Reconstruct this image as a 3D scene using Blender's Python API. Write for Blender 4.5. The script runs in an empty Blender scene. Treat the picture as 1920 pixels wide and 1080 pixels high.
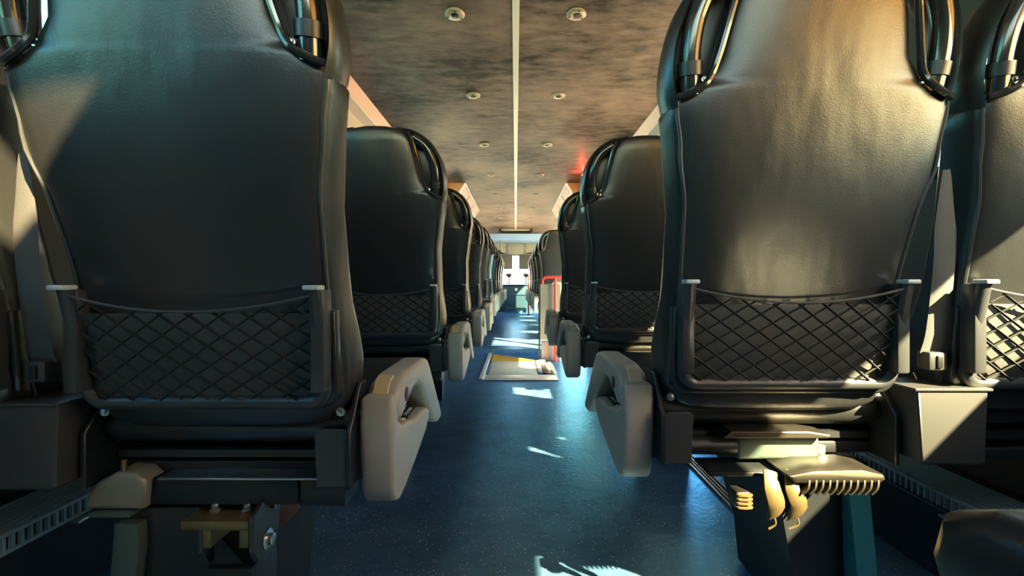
import bpy, bmesh, math, random
from mathutils import Vector, Matrix
random.seed(7)
R = math.radians
SC = bpy.context.scene
COL = SC.collection

# ------------------------------------------------------------------ camera
H = 0.68                       # eye height above the aisle floor
cam_d = bpy.data.cameras.new('camera')
cam_d.sensor_width = 36.0
cam_d.lens = 860.0 / 1920.0 * 36.0
cam_d.shift_x = -7.0 / 1920.0
cam_d.shift_y = -8.0 / 1920.0
cam_d.clip_start = 0.01
cam = bpy.data.objects.new('camera', cam_d)
cam.location = (0, 0, H)
cam.rotation_euler = (R(90), 0, 0)
COL.objects.link(cam)
SC.camera = cam

# ------------------------------------------------------------------ sky and sun
SUN_FROM = Vector((1.0, -1.0, 1.0)).normalized()      # the sun stands behind to the right
world = bpy.data.worlds.new('sky')
SC.world = world
world.use_nodes = True
wn = world.node_tree.nodes
wl = world.node_tree.links
wn.clear()
wo = wn.new('ShaderNodeOutputWorld')
wb = wn.new('ShaderNodeBackground')
sky = wn.new('ShaderNodeTexSky')
sky.sky_type = 'NISHITA'
sky.sun_disc = False
sky.sun_elevation = R(26)
sky.sun_rotation = R(135)
sky.air_density = 2.0
sky.dust_density = 0.8
sky.ozone_density = 3.0
wb.inputs['Strength'].default_value = 1.9
wl.new(sky.outputs[0], wb.inputs[0])
wl.new(wb.outputs[0], wo.inputs[0])

sun_d = bpy.data.lights.new('sun', 'SUN')
sun_d.energy = 110.0
sun_d.angle = R(0.6)
sun_d.color = (1.0, 0.79, 0.44)
sun = bpy.data.objects.new('sun', sun_d)
sun.rotation_euler = (-SUN_FROM).to_track_quat('-Z', 'Y').to_euler()
sun.location = (6, -6, 8)
COL.objects.link(sun)

SC.view_settings.view_transform = 'Standard'
SC.view_settings.look = 'None'
SC.view_settings.exposure = 0.2
SC.view_settings.gamma = 1.0
SC.view_settings.use_curve_mapping = False
SC.cycles.use_denoising = True
SC.cycles.max_bounces = 10
SC.cycles.diffuse_bounces = 5

# ------------------------------------------------------------------ materials
MATS = {}


def bsdf(name):
    m = bpy.data.materials.new(name)
    m.use_nodes = True
    nt = m.node_tree
    b = nt.nodes['Principled BSDF']
    MATS[name] = m
    return m, nt, b


def coords(nt, scale=(1, 1, 1)):
    tc = nt.nodes.new('ShaderNodeTexCoord')
    mp = nt.nodes.new('ShaderNodeMapping')
    mp.inputs['Scale'].default_value = scale
    nt.links.new(tc.outputs['Object'], mp.inputs[0])
    return mp.outputs[0]


def plain(name, color, rough=0.5, metal=0.0, spec=0.5, var=0.0, nscale=20.0, bump=0.0, bscale=200.0, coat=0.0, tint=None):
    m, nt, b = bsdf(name)
    b.inputs['Base Color'].default_value = (*color, 1)
    b.inputs['Roughness'].default_value = rough
    b.inputs['Metallic'].default_value = metal
    b.inputs['Specular IOR Level'].default_value = spec
    b.inputs['Coat Weight'].default_value = coat
    if tint:
        b.inputs['Specular Tint'].default_value = (*tint, 1)
    if var > 0:
        v = coords(nt)
        n = nt.nodes.new('ShaderNodeTexNoise')
        n.inputs['Scale'].default_value = nscale
        n.inputs['Detail'].default_value = 5
        nt.links.new(v, n.inputs['Vector'])
        mx = nt.nodes.new('ShaderNodeMix')
        mx.data_type = 'RGBA'
        mx.inputs[6].default_value = tuple(c * (1 - var) for c in color) + (1,)
        mx.inputs[7].default_value = tuple(min(1, c * (1 + var)) for c in color) + (1,)
        nt.links.new(n.outputs['Fac'], mx.inputs[0])
        nt.links.new(mx.outputs[2], b.inputs['Base Color'])
    if bump > 0:
        v = coords(nt)
        n = nt.nodes.new('ShaderNodeTexNoise')
        n.inputs['Scale'].default_value = bscale
        n.inputs['Detail'].default_value = 3
        nt.links.new(v, n.inputs['Vector'])
        bp = nt.nodes.new('ShaderNodeBump')
        bp.inputs['Strength'].default_value = bump
        bp.inputs['Distance'].default_value = 0.002
        nt.links.new(n.outputs['Fac'], bp.inputs['Height'])
        nt.links.new(bp.outputs[0], b.inputs['Normal'])
    return m


plain('leather', (0.0125, 0.013, 0.0135), 0.34, spec=0.7, bump=0.12, bscale=420)


def wrinkle(name):
    nt = MATS[name].node_tree
    b = nt.nodes['Principled BSDF']
    old = b.inputs['Normal'].links[0].from_node
    v = coords(nt, (1.0, 1.0, 0.42))
    n = nt.nodes.new('ShaderNodeTexNoise')
    n.inputs['Scale'].default_value = 13.0
    n.inputs['Detail'].default_value = 2
    nt.links.new(v, n.inputs['Vector'])
    bp = nt.nodes.new('ShaderNodeBump')
    bp.inputs['Strength'].default_value = 0.30
    bp.inputs['Distance'].default_value = 0.012
    nt.links.new(n.outputs['Fac'], bp.inputs['Height'])
    nt.links.new(bp.outputs[0], old.inputs['Normal'])


wrinkle('leather')
plain('leather_pipe', (0.03, 0.032, 0.034), 0.35, spec=0.6)
plain('black_plastic', (0.012, 0.013, 0.014), 0.35, spec=0.5)
plain('gloss_black', (0.016, 0.018, 0.020), 0.16, spec=0.6, coat=0.3)
plain('panel_grey', (0.06, 0.06, 0.057), 0.6, spec=0.4, bump=0.2, bscale=500)
plain('frame_plastic', (0.03, 0.031, 0.033), 0.38, spec=0.5)
plain('cap_grey', (0.38, 0.41, 0.41), 0.4)
plain('net_cord', (0.010, 0.010, 0.010), 0.7, spec=0.3)
plain('arm_plastic', (0.31, 0.275, 0.225), 0.45, var=0.08, nscale=14, bump=0.05, bscale=300)
plain('button_tan', (0.46, 0.38, 0.22), 0.4)
plain('badge_red', (0.09, 0.012, 0.010), 0.4)
plain('steel', (0.55, 0.56, 0.56), 0.32, 1.0)
plain('alloy', (0.12, 0.105, 0.085), 0.42, 1.0, var=0.12, nscale=30)
plain('cream_metal', (0.60, 0.54, 0.42), 0.45, var=0.08, nscale=12)
plain('green_grey_metal', (0.06, 0.085, 0.07), 0.42, 0.2)
plain('cover_metal', (0.032, 0.031, 0.030), 0.42, var=0.1, nscale=12)
plain('cast_tan', (0.20, 0.175, 0.125), 0.45, 0.3)
plain('brass', (0.24, 0.165, 0.07), 0.38, 0.8, var=0.2, nscale=60)
plain('dark_metal', (0.008, 0.009, 0.010), 0.45, 0.0, spec=0.5)
plain('teal_paint', (0.02, 0.16, 0.19), 0.5)
plain('strap', (0.05, 0.05, 0.05), 0.75, bump=0.4, bscale=900)
plain('rail_metal', (0.32, 0.32, 0.30), 0.38, 0.9, var=0.15, nscale=50)
plain('grille', (0.34, 0.44, 0.48), 0.5)
plain('wall_panel', (0.055, 0.058, 0.062), 0.7, bump=0.1)
plain('trim_salmon', (0.62, 0.42, 0.32), 0.45)
plain('trim_beige', (0.62, 0.50, 0.36), 0.5)
plain('trim_grey', (0.36, 0.33, 0.29), 0.5)
plain('led_trim', (0.66, 0.64, 0.54), 0.3)
plain('disc_tan', (0.36, 0.31, 0.21), 0.35, 0.4)
plain('console_tan', (0.55, 0.30, 0.12), 0.5, var=0.15, nscale=8)
plain('console_white', (0.88, 0.86, 0.82), 0.4)
plain('console_pink', (0.55, 0.36, 0.34), 0.5, var=0.25, nscale=5)
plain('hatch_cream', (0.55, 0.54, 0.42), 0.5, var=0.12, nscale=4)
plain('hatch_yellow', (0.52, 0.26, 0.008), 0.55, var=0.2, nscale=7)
plain('hatch_trim', (0.70, 0.70, 0.66), 0.35, 0.4)
plain('pink_rubber', (0.60, 0.38, 0.38), 0.6)
plain('partition', (0.30, 0.28, 0.23), 0.6, var=0.25, nscale=10, bump=0.1)
plain('partition_foot', (0.34, 0.27, 0.27), 0.6, var=0.1)
plain('red_paint', (0.75, 0.05, 0.035), 0.35)
plain('valance_blue', (0.20, 0.36, 0.62), 0.5)
plain('header_grey', (0.17, 0.20, 0.20), 0.6)
plain('visor_grey', (0.03, 0.037, 0.045), 0.5)
plain('dash_teal', (0.005, 0.026, 0.040), 0.45)
plain('dash_light', (0.05, 0.11, 0.14), 0.45)
plain('tarmac', (0.50, 0.38, 0.29), 0.9, var=0.2, nscale=2)
plain('bounce_pale', (0.72, 0.76, 0.80), 0.8, var=0.05, nscale=1)  # finish of the wall added to reflect sun inside


def ceiling_mat():
    m, nt, b = bsdf('ceiling_felt')
    v = coords(nt, (6.5, 17.0, 1.0))
    n = nt.nodes.new('ShaderNodeTexNoise')
    n.inputs['Scale'].default_value = 1.0
    n.inputs['Detail'].default_value = 7
    n.inputs['Roughness'].default_value = 0.65
    nt.links.new(v, n.inputs['Vector'])
    v2 = coords(nt, (1.4, 1.4, 1.0))
    n2 = nt.nodes.new('ShaderNodeTexNoise')
    n2.inputs['Scale'].default_value = 1.0
    n2.inputs['Detail'].default_value = 3
    nt.links.new(v2, n2.inputs['Vector'])
    mth = nt.nodes.new('ShaderNodeMath')
    mth.operation = 'ADD'
    nt.links.new(n.outputs['Fac'], mth.inputs[0])
    nt.links.new(n2.outputs['Fac'], mth.inputs[1])
    cr = nt.nodes.new('ShaderNodeValToRGB')
    cr.color_ramp.elements[0].position = 0.40
    cr.color_ramp.elements[1].position = 0.62
    cr.color_ramp.elements[0].color = (0.018, 0.015, 0.012, 1)
    cr.color_ramp.elements[1].color = (0.130, 0.090, 0.067, 1)
    hf = nt.nodes.new('ShaderNodeMath')
    hf.operation = 'MULTIPLY'
    hf.inputs[1].default_value = 0.5
    nt.links.new(mth.outputs[0], hf.inputs[0])
    nt.links.new(hf.outputs[0], cr.inputs[0])
    nt.links.new(cr.outputs[0], b.inputs['Base Color'])
    b.inputs['Roughness'].default_value = 0.5
    sp = nt.nodes.new('ShaderNodeMapRange')
    sp.inputs['From Min'].default_value = 0.40
    sp.inputs['From Max'].default_value = 0.62
    sp.inputs['To Min'].default_value = 0.1
    sp.inputs['To Max'].default_value = 1.0
    nt.links.new(hf.outputs[0], sp.inputs['Value'])
    nt.links.new(sp.outputs[0], b.inputs['Specular IOR Level'])
    b.inputs['Specular Tint'].default_value = (1.0, 0.74, 0.58, 1)


ceiling_mat()


def floor_mat():
    m, nt, b = bsdf('floor_vinyl')
    v = coords(nt, (1, 1, 1))
    vo = nt.nodes.new('ShaderNodeTexVoronoi')
    vo.inputs['Scale'].default_value = 120.0
    nt.links.new(v, vo.inputs['Vector'])
    lt = nt.nodes.new('ShaderNodeMath')
    lt.operation = 'LESS_THAN'
    lt.inputs[1].default_value = 0.22
    nt.links.new(vo.outputs['Distance'], lt.inputs[0])
    sep = nt.nodes.new('ShaderNodeSeparateColor')
    nt.links.new(vo.outputs['Color'], sep.inputs[0])
    gt = nt.nodes.new('ShaderNodeMath')
    gt.operation = 'GREATER_THAN'
    gt.inputs[1].default_value = 0.60
    nt.links.new(sep.outputs[0], gt.inputs[0])
    mu = nt.nodes.new('ShaderNodeMath')
    mu.operation = 'MULTIPLY'
    nt.links.new(lt.outputs[0], mu.inputs[0])
    nt.links.new(gt.outputs[0], mu.inputs[1])
    n = nt.nodes.new('ShaderNodeTexNoise')
    n.inputs['Scale'].default_value = 9.0
    n.inputs['Detail'].default_value = 6
    nt.links.new(v, n.inputs['Vector'])
    mx = nt.nodes.new('ShaderNodeMix')
    mx.data_type = 'RGBA'
    mx.inputs[6].default_value = (0.07, 0.19, 0.36, 1)
    mx.inputs[7].default_value = (0.24, 0.50, 0.82, 1)
    nt.links.new(n.outputs['Fac'], mx.inputs[0])
    mx2 = nt.nodes.new('ShaderNodeMix')
    mx2.data_type = 'RGBA'
    mx2.inputs[7].default_value = (0.95, 0.96, 0.97, 1)
    nt.links.new(mx.outputs[2], mx2.inputs[6])
    nt.links.new(mu.outputs[0], mx2.inputs[0])
    nt.links.new(mx2.outputs[2], b.inputs['Base Color'])
    b.inputs['Roughness'].default_value = 0.33
    b.inputs['Specular IOR Level'].default_value = 1.0
    b.inputs['Specular Tint'].default_value = (0.15, 0.50, 1.0, 1)
    mt = nt.nodes.new('ShaderNodeMath')
    mt.operation = 'MULTIPLY_ADD'
    mt.inputs[1].default_value = -0.75
    mt.inputs[2].default_value = 0.75
    nt.links.new(mu.outputs[0], mt.inputs[0])
    nt.links.new(mt.outputs[0], b.inputs['Metallic'])
    n3 = nt.nodes.new('ShaderNodeTexNoise')
    n3.inputs['Scale'].default_value = 55.0
    n3.inputs['Detail'].default_value = 4
    nt.links.new(v, n3.inputs['Vector'])
    bp = nt.nodes.new('ShaderNodeBump')
    bp.inputs['Strength'].default_value = 0.3
    bp.inputs['Distance'].default_value = 0.004
    nt.links.new(n3.outputs['Fac'], bp.inputs['Height'])
    nt.links.new(bp.outputs[0], b.inputs['Normal'])


floor_mat()


def glass_mat(name, tint):
    m = bpy.data.materials.new(name)
    m.use_nodes = True
    nt = m.node_tree
    nt.nodes.clear()
    o = nt.nodes.new('ShaderNodeOutputMaterial')
    t = nt.nodes.new('ShaderNodeBsdfTransparent')
    t.inputs[0].default_value = (*tint, 1)
    g = nt.nodes.new('ShaderNodeBsdfGlossy')
    g.inputs['Roughness'].default_value = 0.02
    mx = nt.nodes.new('ShaderNodeMixShader')
    mx.inputs[0].default_value = 0.06
    nt.links.new(t.outputs[0], mx.inputs[1])
    nt.links.new(g.outputs[0], mx.inputs[2])
    nt.links.new(mx.outputs[0], o.inputs[0])
    MATS[name] = m


glass_mat('glass', (0.93, 0.97, 0.96))
glass_mat('blue_glass', (0.42, 0.74, 0.82))
glass_mat('tinted_glass', (0.85, 0.83, 0.78))


def blind_mat():
    m = bpy.data.materials.new('blind_cloth')
    m.use_nodes = True
    nt = m.node_tree
    nt.nodes.clear()
    o = nt.nodes.new('ShaderNodeOutputMaterial')
    a = nt.nodes.new('ShaderNodeBsdfDiffuse')
    a.inputs[0].default_value = (0.20, 0.17, 0.13, 1)
    t = nt.nodes.new('ShaderNodeBsdfTranslucent')
    t.inputs[0].default_value = (0.85, 0.58, 0.27, 1)
    mx = nt.nodes.new('ShaderNodeMixShader')
    mx.inputs[0].default_value = 0.6
    nt.links.new(a.outputs[0], mx.inputs[1])
    nt.links.new(t.outputs[0], mx.inputs[2])
    nt.links.new(mx.outputs[0], o.inputs[0])
    MATS['blind_cloth'] = m


blind_mat()


def emit(name, color, strength):
    m = bpy.data.materials.new(name)
    m.use_nodes = True
    b = m.node_tree.nodes['Principled BSDF']
    b.inputs['Base Color'].default_value = (*color, 1)
    b.inputs['Emission Color'].default_value = (*color, 1)
    b.inputs['Emission Strength'].default_value = strength
    MATS[name] = m


emit('red_light', (1.0, 0.04, 0.02), 300.0)

# ------------------------------------------------------------------ mesh helpers


class MB:
    """collects vertices and faces of one mesh"""

    def __init__(self):
        self.v = []
        self.f = []

    def add(self, vs, fs):
        o = len(self.v)
        self.v += [tuple(x) for x in vs]
        self.f += [tuple(i + o for i in q) for q in fs]
        return self

    def mirror_x(self):
        self.v = [(-x, y, z) for x, y, z in self.v]
        self.f = [tuple(reversed(q)) for q in self.f]
        return self

    def mesh(self, name, mat, smooth=35):
        me = bpy.data.meshes.new(name)
        me.from_pydata(self.v, [], self.f)
        bm = bmesh.new()
        bm.from_mesh(me)
        bmesh.ops.recalc_face_normals(bm, faces=bm.faces)
        bm.to_mesh(me)
        bm.free()
        me.materials.append(MATS[mat])
        if smooth:
            me.shade_smooth()
            me.set_sharp_from_angle(angle=R(smooth))
        return me


def from_bm(bm):
    m = MB()
    bm.verts.ensure_lookup_table()
    bm.verts.index_update()
    m.v = [tuple(v.co) for v in bm.verts]
    m.f = [tuple(v.index for v in f.verts) for f in bm.faces]
    bm.free()
    return m


def box(x0, x1, y0, y1, z0, z1, bev=0.0, seg=2):
    bm = bmesh.new()
    bmesh.ops.create_cube(bm, size=1.0)
    for v in bm.verts:
        v.co = Vector(((x0 + x1) / 2 + v.co.x * (x1 - x0), (y0 + y1) / 2 + v.co.y * (y1 - y0), (z0 + z1) / 2 + v.co.z * (z1 - z0)))
    if bev > 0:
        bmesh.ops.bevel(bm, geom=bm.edges[:], offset=bev, segments=seg, profile=0.5, affect='EDGES')
    return from_bm(bm)


def prism(pts, lo, hi, axis='x', bev=0.0, seg=3):
    """polygon pts extruded along axis from lo to hi, cap edges rounded.
    axis x: pts are (y,z); axis y: pts are (x,z); axis z: pts are (x,y)"""
    bm = bmesh.new()

    def P(a, b, c):
        return {'x': (c, a, b), 'y': (a, c, b), 'z': (a, b, c)}[axis]
    lower = [bm.verts.new(P(a, b, lo)) for a, b in pts]
    upper = [bm.verts.new(P(a, b, hi)) for a, b in pts]
    bm.faces.new(lower)
    bm.faces.new(list(reversed(upper)))
    n = len(pts)
    caps = []
    for i in range(n):
        j = (i + 1) % n
        bm.faces.new((lower[i], upper[i], upper[j], lower[j]))
    bmesh.ops.recalc_face_normals(bm, faces=bm.faces)
    if bev > 0:
        ls, us = set(lower), set(upper)
        for e in bm.edges:
            if (e.verts[0] in ls and e.verts[1] in ls) or (e.verts[0] in us and e.verts[1] in us):
                caps.append(e)
        bmesh.ops.bevel(bm, geom=caps, offset=bev, segments=seg, profile=0.5, affect='EDGES', clamp_overlap=True)
    return from_bm(bm)


def tube(path, r, n=8, closed=False, sx=1.0, sy=1.0, up=Vector((0, 1, 0))):
    m = MB()
    P = [Vector(p) for p in path]
    k = len(P)
    rr = r if isinstance(r, (list, tuple)) else [r] * k
    vs = []
    for i in range(k):
        if closed:
            t = P[(i + 1) % k] - P[i - 1]
        else:
            t = P[min(i + 1, k - 1)] - P[max(i - 1, 0)]
        t.normalize()
        a = up - t * up.dot(t)
        if a.length < 1e-4:
            a = Vector((1, 0, 0)) - t * t.x
        a.normalize()
        b = t.cross(a)
        for j in range(n):
            w = 2 * math.pi * j / n
            vs.append(P[i] + a * (math.cos(w) * rr[i] * sx) + b * (math.sin(w) * rr[i] * sy))
    fs = []
    for i in range(k if closed else k - 1):
        i2 = (i + 1) % k
        for j in range(n):
            j2 = (j + 1) % n
            fs.append((i * n + j, i * n + j2, i2 * n + j2, i2 * n + j))
    if not closed:
        fs.append(tuple(range(n - 1, -1, -1)))
        fs.append(tuple((k - 1) * n + j for j in range(n)))
    return m.add(vs, fs)


def catmull(pts, sub=6):
    P = [Vector(p) for p in pts]
    out = []
    for i in range(len(P) - 1):
        p0, p1, p2, p3 = P[max(i - 1, 0)], P[i], P[i + 1], P[min(i + 2, len(P) - 1)]
        for s in range(sub):
            t = s / sub
            out.append(0.5 * ((2 * p1) + (p2 - p0) * t + (2 * p0 - 5 * p1 + 4 * p2 - p3) * t * t + (3 * p1 - p0 - 3 * p2 + p3) * t ** 3))
    out.append(P[-1])
    return out


def lathe(prof, n=24, at=(0, 0, 0), axis='z'):
    vs, fs = [], []
    for r, h in prof:
        for j in range(n):
            w = 2 * math.pi * j / n
            c, s = math.cos(w) * r, math.sin(w) * r
            p = {'z': (c, s, h), 'x': (h, c, s), 'y': (c, h, s)}[axis]
            vs.append((p[0] + at[0], p[1] + at[1], p[2] + at[2]))
    k = len(prof)
    for i in range(k - 1):
        for j in range(n):
            j2 = (j + 1) % n
            fs.append((i * n + j, i * n + j2, (i + 1) * n + j2, (i + 1) * n + j))
    fs.append(tuple(range(n - 1, -1, -1)))
    fs.append(tuple((k - 1) * n + j for j in range(n)))
    return MB().add(vs, fs)


def interp(tab, z):
    if z <= tab[0][0]:
        return tab[0][1]
    for (a, va), (b, vb) in zip(tab, tab[1:]):
        if z <= b:
            t = (z - a) / (b - a)
            t = t * t * (3 - 2 * t)
            return va + (vb - va) * t
    return tab[-1][1]


def merge(*ms):
    o = MB()
    for m in ms:
        o.add(m.v, m.f)
    return o


# ------------------------------------------------------------------ object helpers
def link(name, me, parent=None, loc=None):
    o = bpy.data.objects.new(name, me)
    COL.objects.link(o)
    if parent is not None:
        o.parent = parent
    if loc is not None:
        o.location = loc
    return o


def part(name, mb, mat, parent=None, smooth=35, label=None, kind=None):
    o = link(name, mb.mesh(name, mat, smooth), parent)
    if label:
        o['label'] = label
    if kind:
        o['kind'] = kind
    return o


def empty(name, loc=(0, 0, 0)):
    o = bpy.data.objects.new(name, None)
    o.empty_display_size = 0.05
    o.location = loc
    COL.objects.link(o)
    return o


def tag(o, label, cat, group=None):
    o['label'] = label
    o['category'] = cat
    if group:
        o['group'] = group
    return o


def struct(name, mb, mat, parent=None, smooth=0):
    o = part(name, mb, mat, parent, smooth)
    if parent is None:
        o['kind'] = 'structure'
    return o


def copy_tree(o, parent=None):
    c = o.copy()
    COL.objects.link(c)
    if parent is not None:
        c.parent = parent
    for ch in list(o.children):
        copy_tree(ch, c)
    return c


# ------------------------------------------------------------------ the coach shell
HC = H + 1.30                  # ceiling height
HW = 1.25                      # half width at the walls
YB, YF = -1.3, 12.3            # rear wall, windscreen
STEP_Y, STEP_Z = 4.43, 0.047   # the floor beyond the hatch is a little higher

struct('ground', box(-60, 60, -60, 60, -1.45, -1.35), 'tarmac')
fl = struct('floor', merge(box(-HW, HW, YB, STEP_Y, -0.06, 0), box(-HW, HW, STEP_Y, YF, -0.06, STEP_Z, 0.006, 2)), 'floor_vinyl')
VX0, VX1, VY0, VY1 = 0.12, 0.535, -0.60, -0.43      # unseen roof opening, added to throw a sun patch on the left seat
struct('ceiling', merge(box(-1.04, 1.04, VY1, YF, HC, HC + 0.05), box(-1.04, 1.04, YB, VY0, HC, HC + 0.05), box(-1.04, VX0, VY0, VY1, HC, HC + 0.05), box(VX1, 1.04, VY0, VY1, HC, HC + 0.05)), 'ceiling_felt')
struct('window_17', box(VX0, VX1, VY0, VY1, HC + 0.03, HC + 0.035), 'tinted_glass')  # pane of the added roof opening
led = struct('trim_1', box(-0.017, 0.017, YB, 11.2, HC - 0.010, HC + 0.001, 0.003), 'led_trim')

SILL, WTOP = 0.925, 1.60


def span(sgn, a):
    if a > 9.0:
        return 0.50, 1.78           # tall panes around the driver
    if sgn < 0 and a < 5.5:
        return (1.0, 1.76) if a < 0 else (1.30, 1.64)
    if sgn < 0 and a > 5.5:
        return 0.80, 1.78
    if 0.8 < a < 1.0:
        return 1.02, 1.32
    return (SILL, 1.28) if (sgn > 0 and a > 0) else (SILL, WTOP)

# windows: (y0, y1) of each opening
WIN_R = [(-1.15, 0.74), (0.90, 2.32), (2.44, 2.98), (4.42, 5.85), (6.0, 7.4), (7.55, 8.95), (9.1, 10.5), (10.65, 12.0)]
WIN_L = [(-1.15, 0.30), (0.46, 1.88), (2.04, 3.46), (3.62, 5.04), (5.2, 6.62), (6.78, 8.2), (8.36, 9.78), (9.94, 11.9)]
DOOR_R = (3.08, 4.34)


def side_wall(name, sgn, wins, door=None):
    x0, x1 = (HW, HW + 0.06) if sgn > 0 else (-HW - 0.06, -HW)
    ms = []
    edges = [YB] + [v for w in sorted(wins + ([door] if door else [])) for v in w] + [YF]
    for a, b in zip(edges[0::2], edges[1::2]):
        ms.append(box(x0, x1, a, b, -0.06, HC + 0.05))
    for a, b in wins:
        lo, hi = span(sgn, a)
        ms.append(box(x0, x1, a, b, -0.06, lo))
        ms.append(box(x0, x1, a, b, hi, HC + 0.05))
    if door:
        ms.append(box(x0, x1, door[0], door[1], WTOP, HC + 0.05))
    o = struct(name, merge(*ms), 'wall_panel')
    return o


wr = side_wall('wall_right', 1, WIN_R, DOOR_R)
wl_ = side_wall('wall_left', -1, WIN_L)
k = 0
for sgn, wins in ((1, WIN_R), (-1, WIN_L)):
    for a, b in wins:
        k += 1
        lo, hi = span(sgn, a)
        xi = sgn * HW
        w = struct('window_%d' % k, box(xi + sgn * 0.02 - 0.003, xi + sgn * 0.02 + 0.003, a, b, lo, hi), 'blue_glass' if (sgn < 0 and a < 5.5) else 'glass')
        t = 0.025
        fr = merge(box(xi - 0.012, xi + 0.012, a - t, a + 0.004, lo - t, hi + t), box(xi - 0.012, xi + 0.012, b - 0.004, b + t, lo - t, hi + t),
                   box(xi - 0.012, xi + 0.012, a, b, lo - t, lo + 0.004), box(xi - 0.012, xi + 0.012, a, b, hi - 0.004, hi + t))
        part('window_frame', fr, 'black_plastic', w, 0)
# mid door: glazed leaf between two posts on the right
d = struct('door_1', box(HW + 0.017, HW + 0.023, DOOR_R[0], DOOR_R[1], -0.06, WTOP), 'glass')
part('door_frame', merge(box(HW - 0.01, HW + 0.05, DOOR_R[0], DOOR_R[0] + 0.05, -0.06, WTOP), box(HW - 0.01, HW + 0.05, DOOR_R[1] - 0.05, DOOR_R[1], -0.06, WTOP),
                         box(HW - 0.01, HW + 0.05, 3.68, 3.74, -0.06, WTOP), box(HW - 0.01, HW + 0.05, DOOR_R[0], DOOR_R[1], -0.06, 0.10)), 'dark_metal', d, 0)

# coving strips between ceiling and wall, both sides
for sgn, nm in ((-1, 'left'), (1, 'right')):
    def strip(p, q, th=0.012):
        (xa, za), (xb, zb) = p, q
        nx, nz = -(zb - za), (xb - xa)
        l = math.hypot(nx, nz)
        nx, nz = nx / l * th, nz / l * th
        return prism([(sgn * xa, za), (sgn * xb, zb), (sgn * (xb + nx), zb + nz), (sgn * (xa + nx), za + nz)], YB, 5.85 if False else YF - 0.4, 'y')
    c = struct('trim_%d' % (2 if sgn < 0 else 3), strip((1.03, HC + 0.002), (1.075, HC - 0.075)), 'trim_salmon')
    part('coving_strip', strip((1.075, HC - 0.075), (1.10, HC - 0.155)), 'trim_grey', c, 0)
    part('coving_panel', strip((1.10, HC - 0.155), (HW + 0.005, HC - 0.30)), 'trim_beige', c, 0)
    part('coving_bead', tube([(sgn * 1.078, YB, HC - 0.078), (sgn * 1.078, YF - 0.4, HC - 0.078)], 0.006, 8), 'led_trim', c)

# rear wall with rear window (behind the camera) and front wall with windscreen
struct('wall_rear', merge(box(-HW, HW, YB - 0.06, YB, -0.06, 1.20), box(-HW, HW, YB - 0.06, YB, 1.74, HC + 0.05), box(-HW, -1.05, YB - 0.06, YB, 1.20, 1.74), box(1.05, HW, YB - 0.06, YB, 1.20, 1.74)), 'wall_panel')
struct('window_18', box(-1.05, 1.05, YB - 0.04, YB - 0.034, 1.20, 1.74), 'glass')
struct('wall_front', merge(box(-HW, HW, YF, YF + 0.06, 1.46, HC + 0.05), box(-HW, HW, YF, YF + 0.06, -0.06, 0.60), box(-HW, -1.15, YF, YF + 0.06, 0.60, 1.46), box(1.15, HW, YF, YF + 0.06, 0.60, 1.46)), 'wall_panel')
struct('window_19', box(-1.15, 1.15, YF + 0.03, YF + 0.036, 0.60, 1.46), 'glass')

# unseen blind over the rearmost right window, added to shape the sunlight
bl = empty('window_blind', (HW - 0.03, -0.2, 1.60))
part('blind_sheet', box(-0.004, 0.004, -1.0, 0.98, 1.176 - 1.60, 0.0), 'blind_cloth', bl, 0)
part('blind_rail', box(-0.010, 0.010, -1.0, 0.98, 1.170 - 1.60, 1.186 - 1.60, 0.003), 'alloy', bl)
tag(bl, 'unseen fabric roller blind added to shape the sun, half down over the rear window beside the seats', 'blind')

# pale wall added ahead of the coach to bounce sun through the windscreen
struct('wall_bounce', box(-14, 14, 24, 24.4, -1.36, 7.0), 'bounce_pale')

# ------------------------------------------------------------------ coach seat
AX = 0.467                     # lateral centre of the aisle seats
WX = 0.953                     # lateral centre of the window seats


LEAN = 0.2                     # slope of the reclined backrest
PZ = 0.0                       # height offset of the pocket


def lean(z):
    return -(z - 0.5) * LEAN


W_TAB = [(0.455, 0.150), (0.47, 0.182), (0.50, 0.200), (0.56, 0.201), (0.66, 0.192), (0.80, 0.194), (0.90, 0.208), (0.965, 0.219), (0.982, 0.214), (0.997, 0.176),
         (1.03, 0.152), (1.09, 0.138), (1.15, 0.122), (1.18, 0.105), (1.192, 0.085), (1.20, 0.05)]
D_TAB = [(0.455, 0.05), (0.48, 0.09), (0.56, 0.115), (0.75, 0.10), (1.0, 0.085), (1.15, 0.07), (1.19, 0.05), (1.20, 0.03)]


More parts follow.
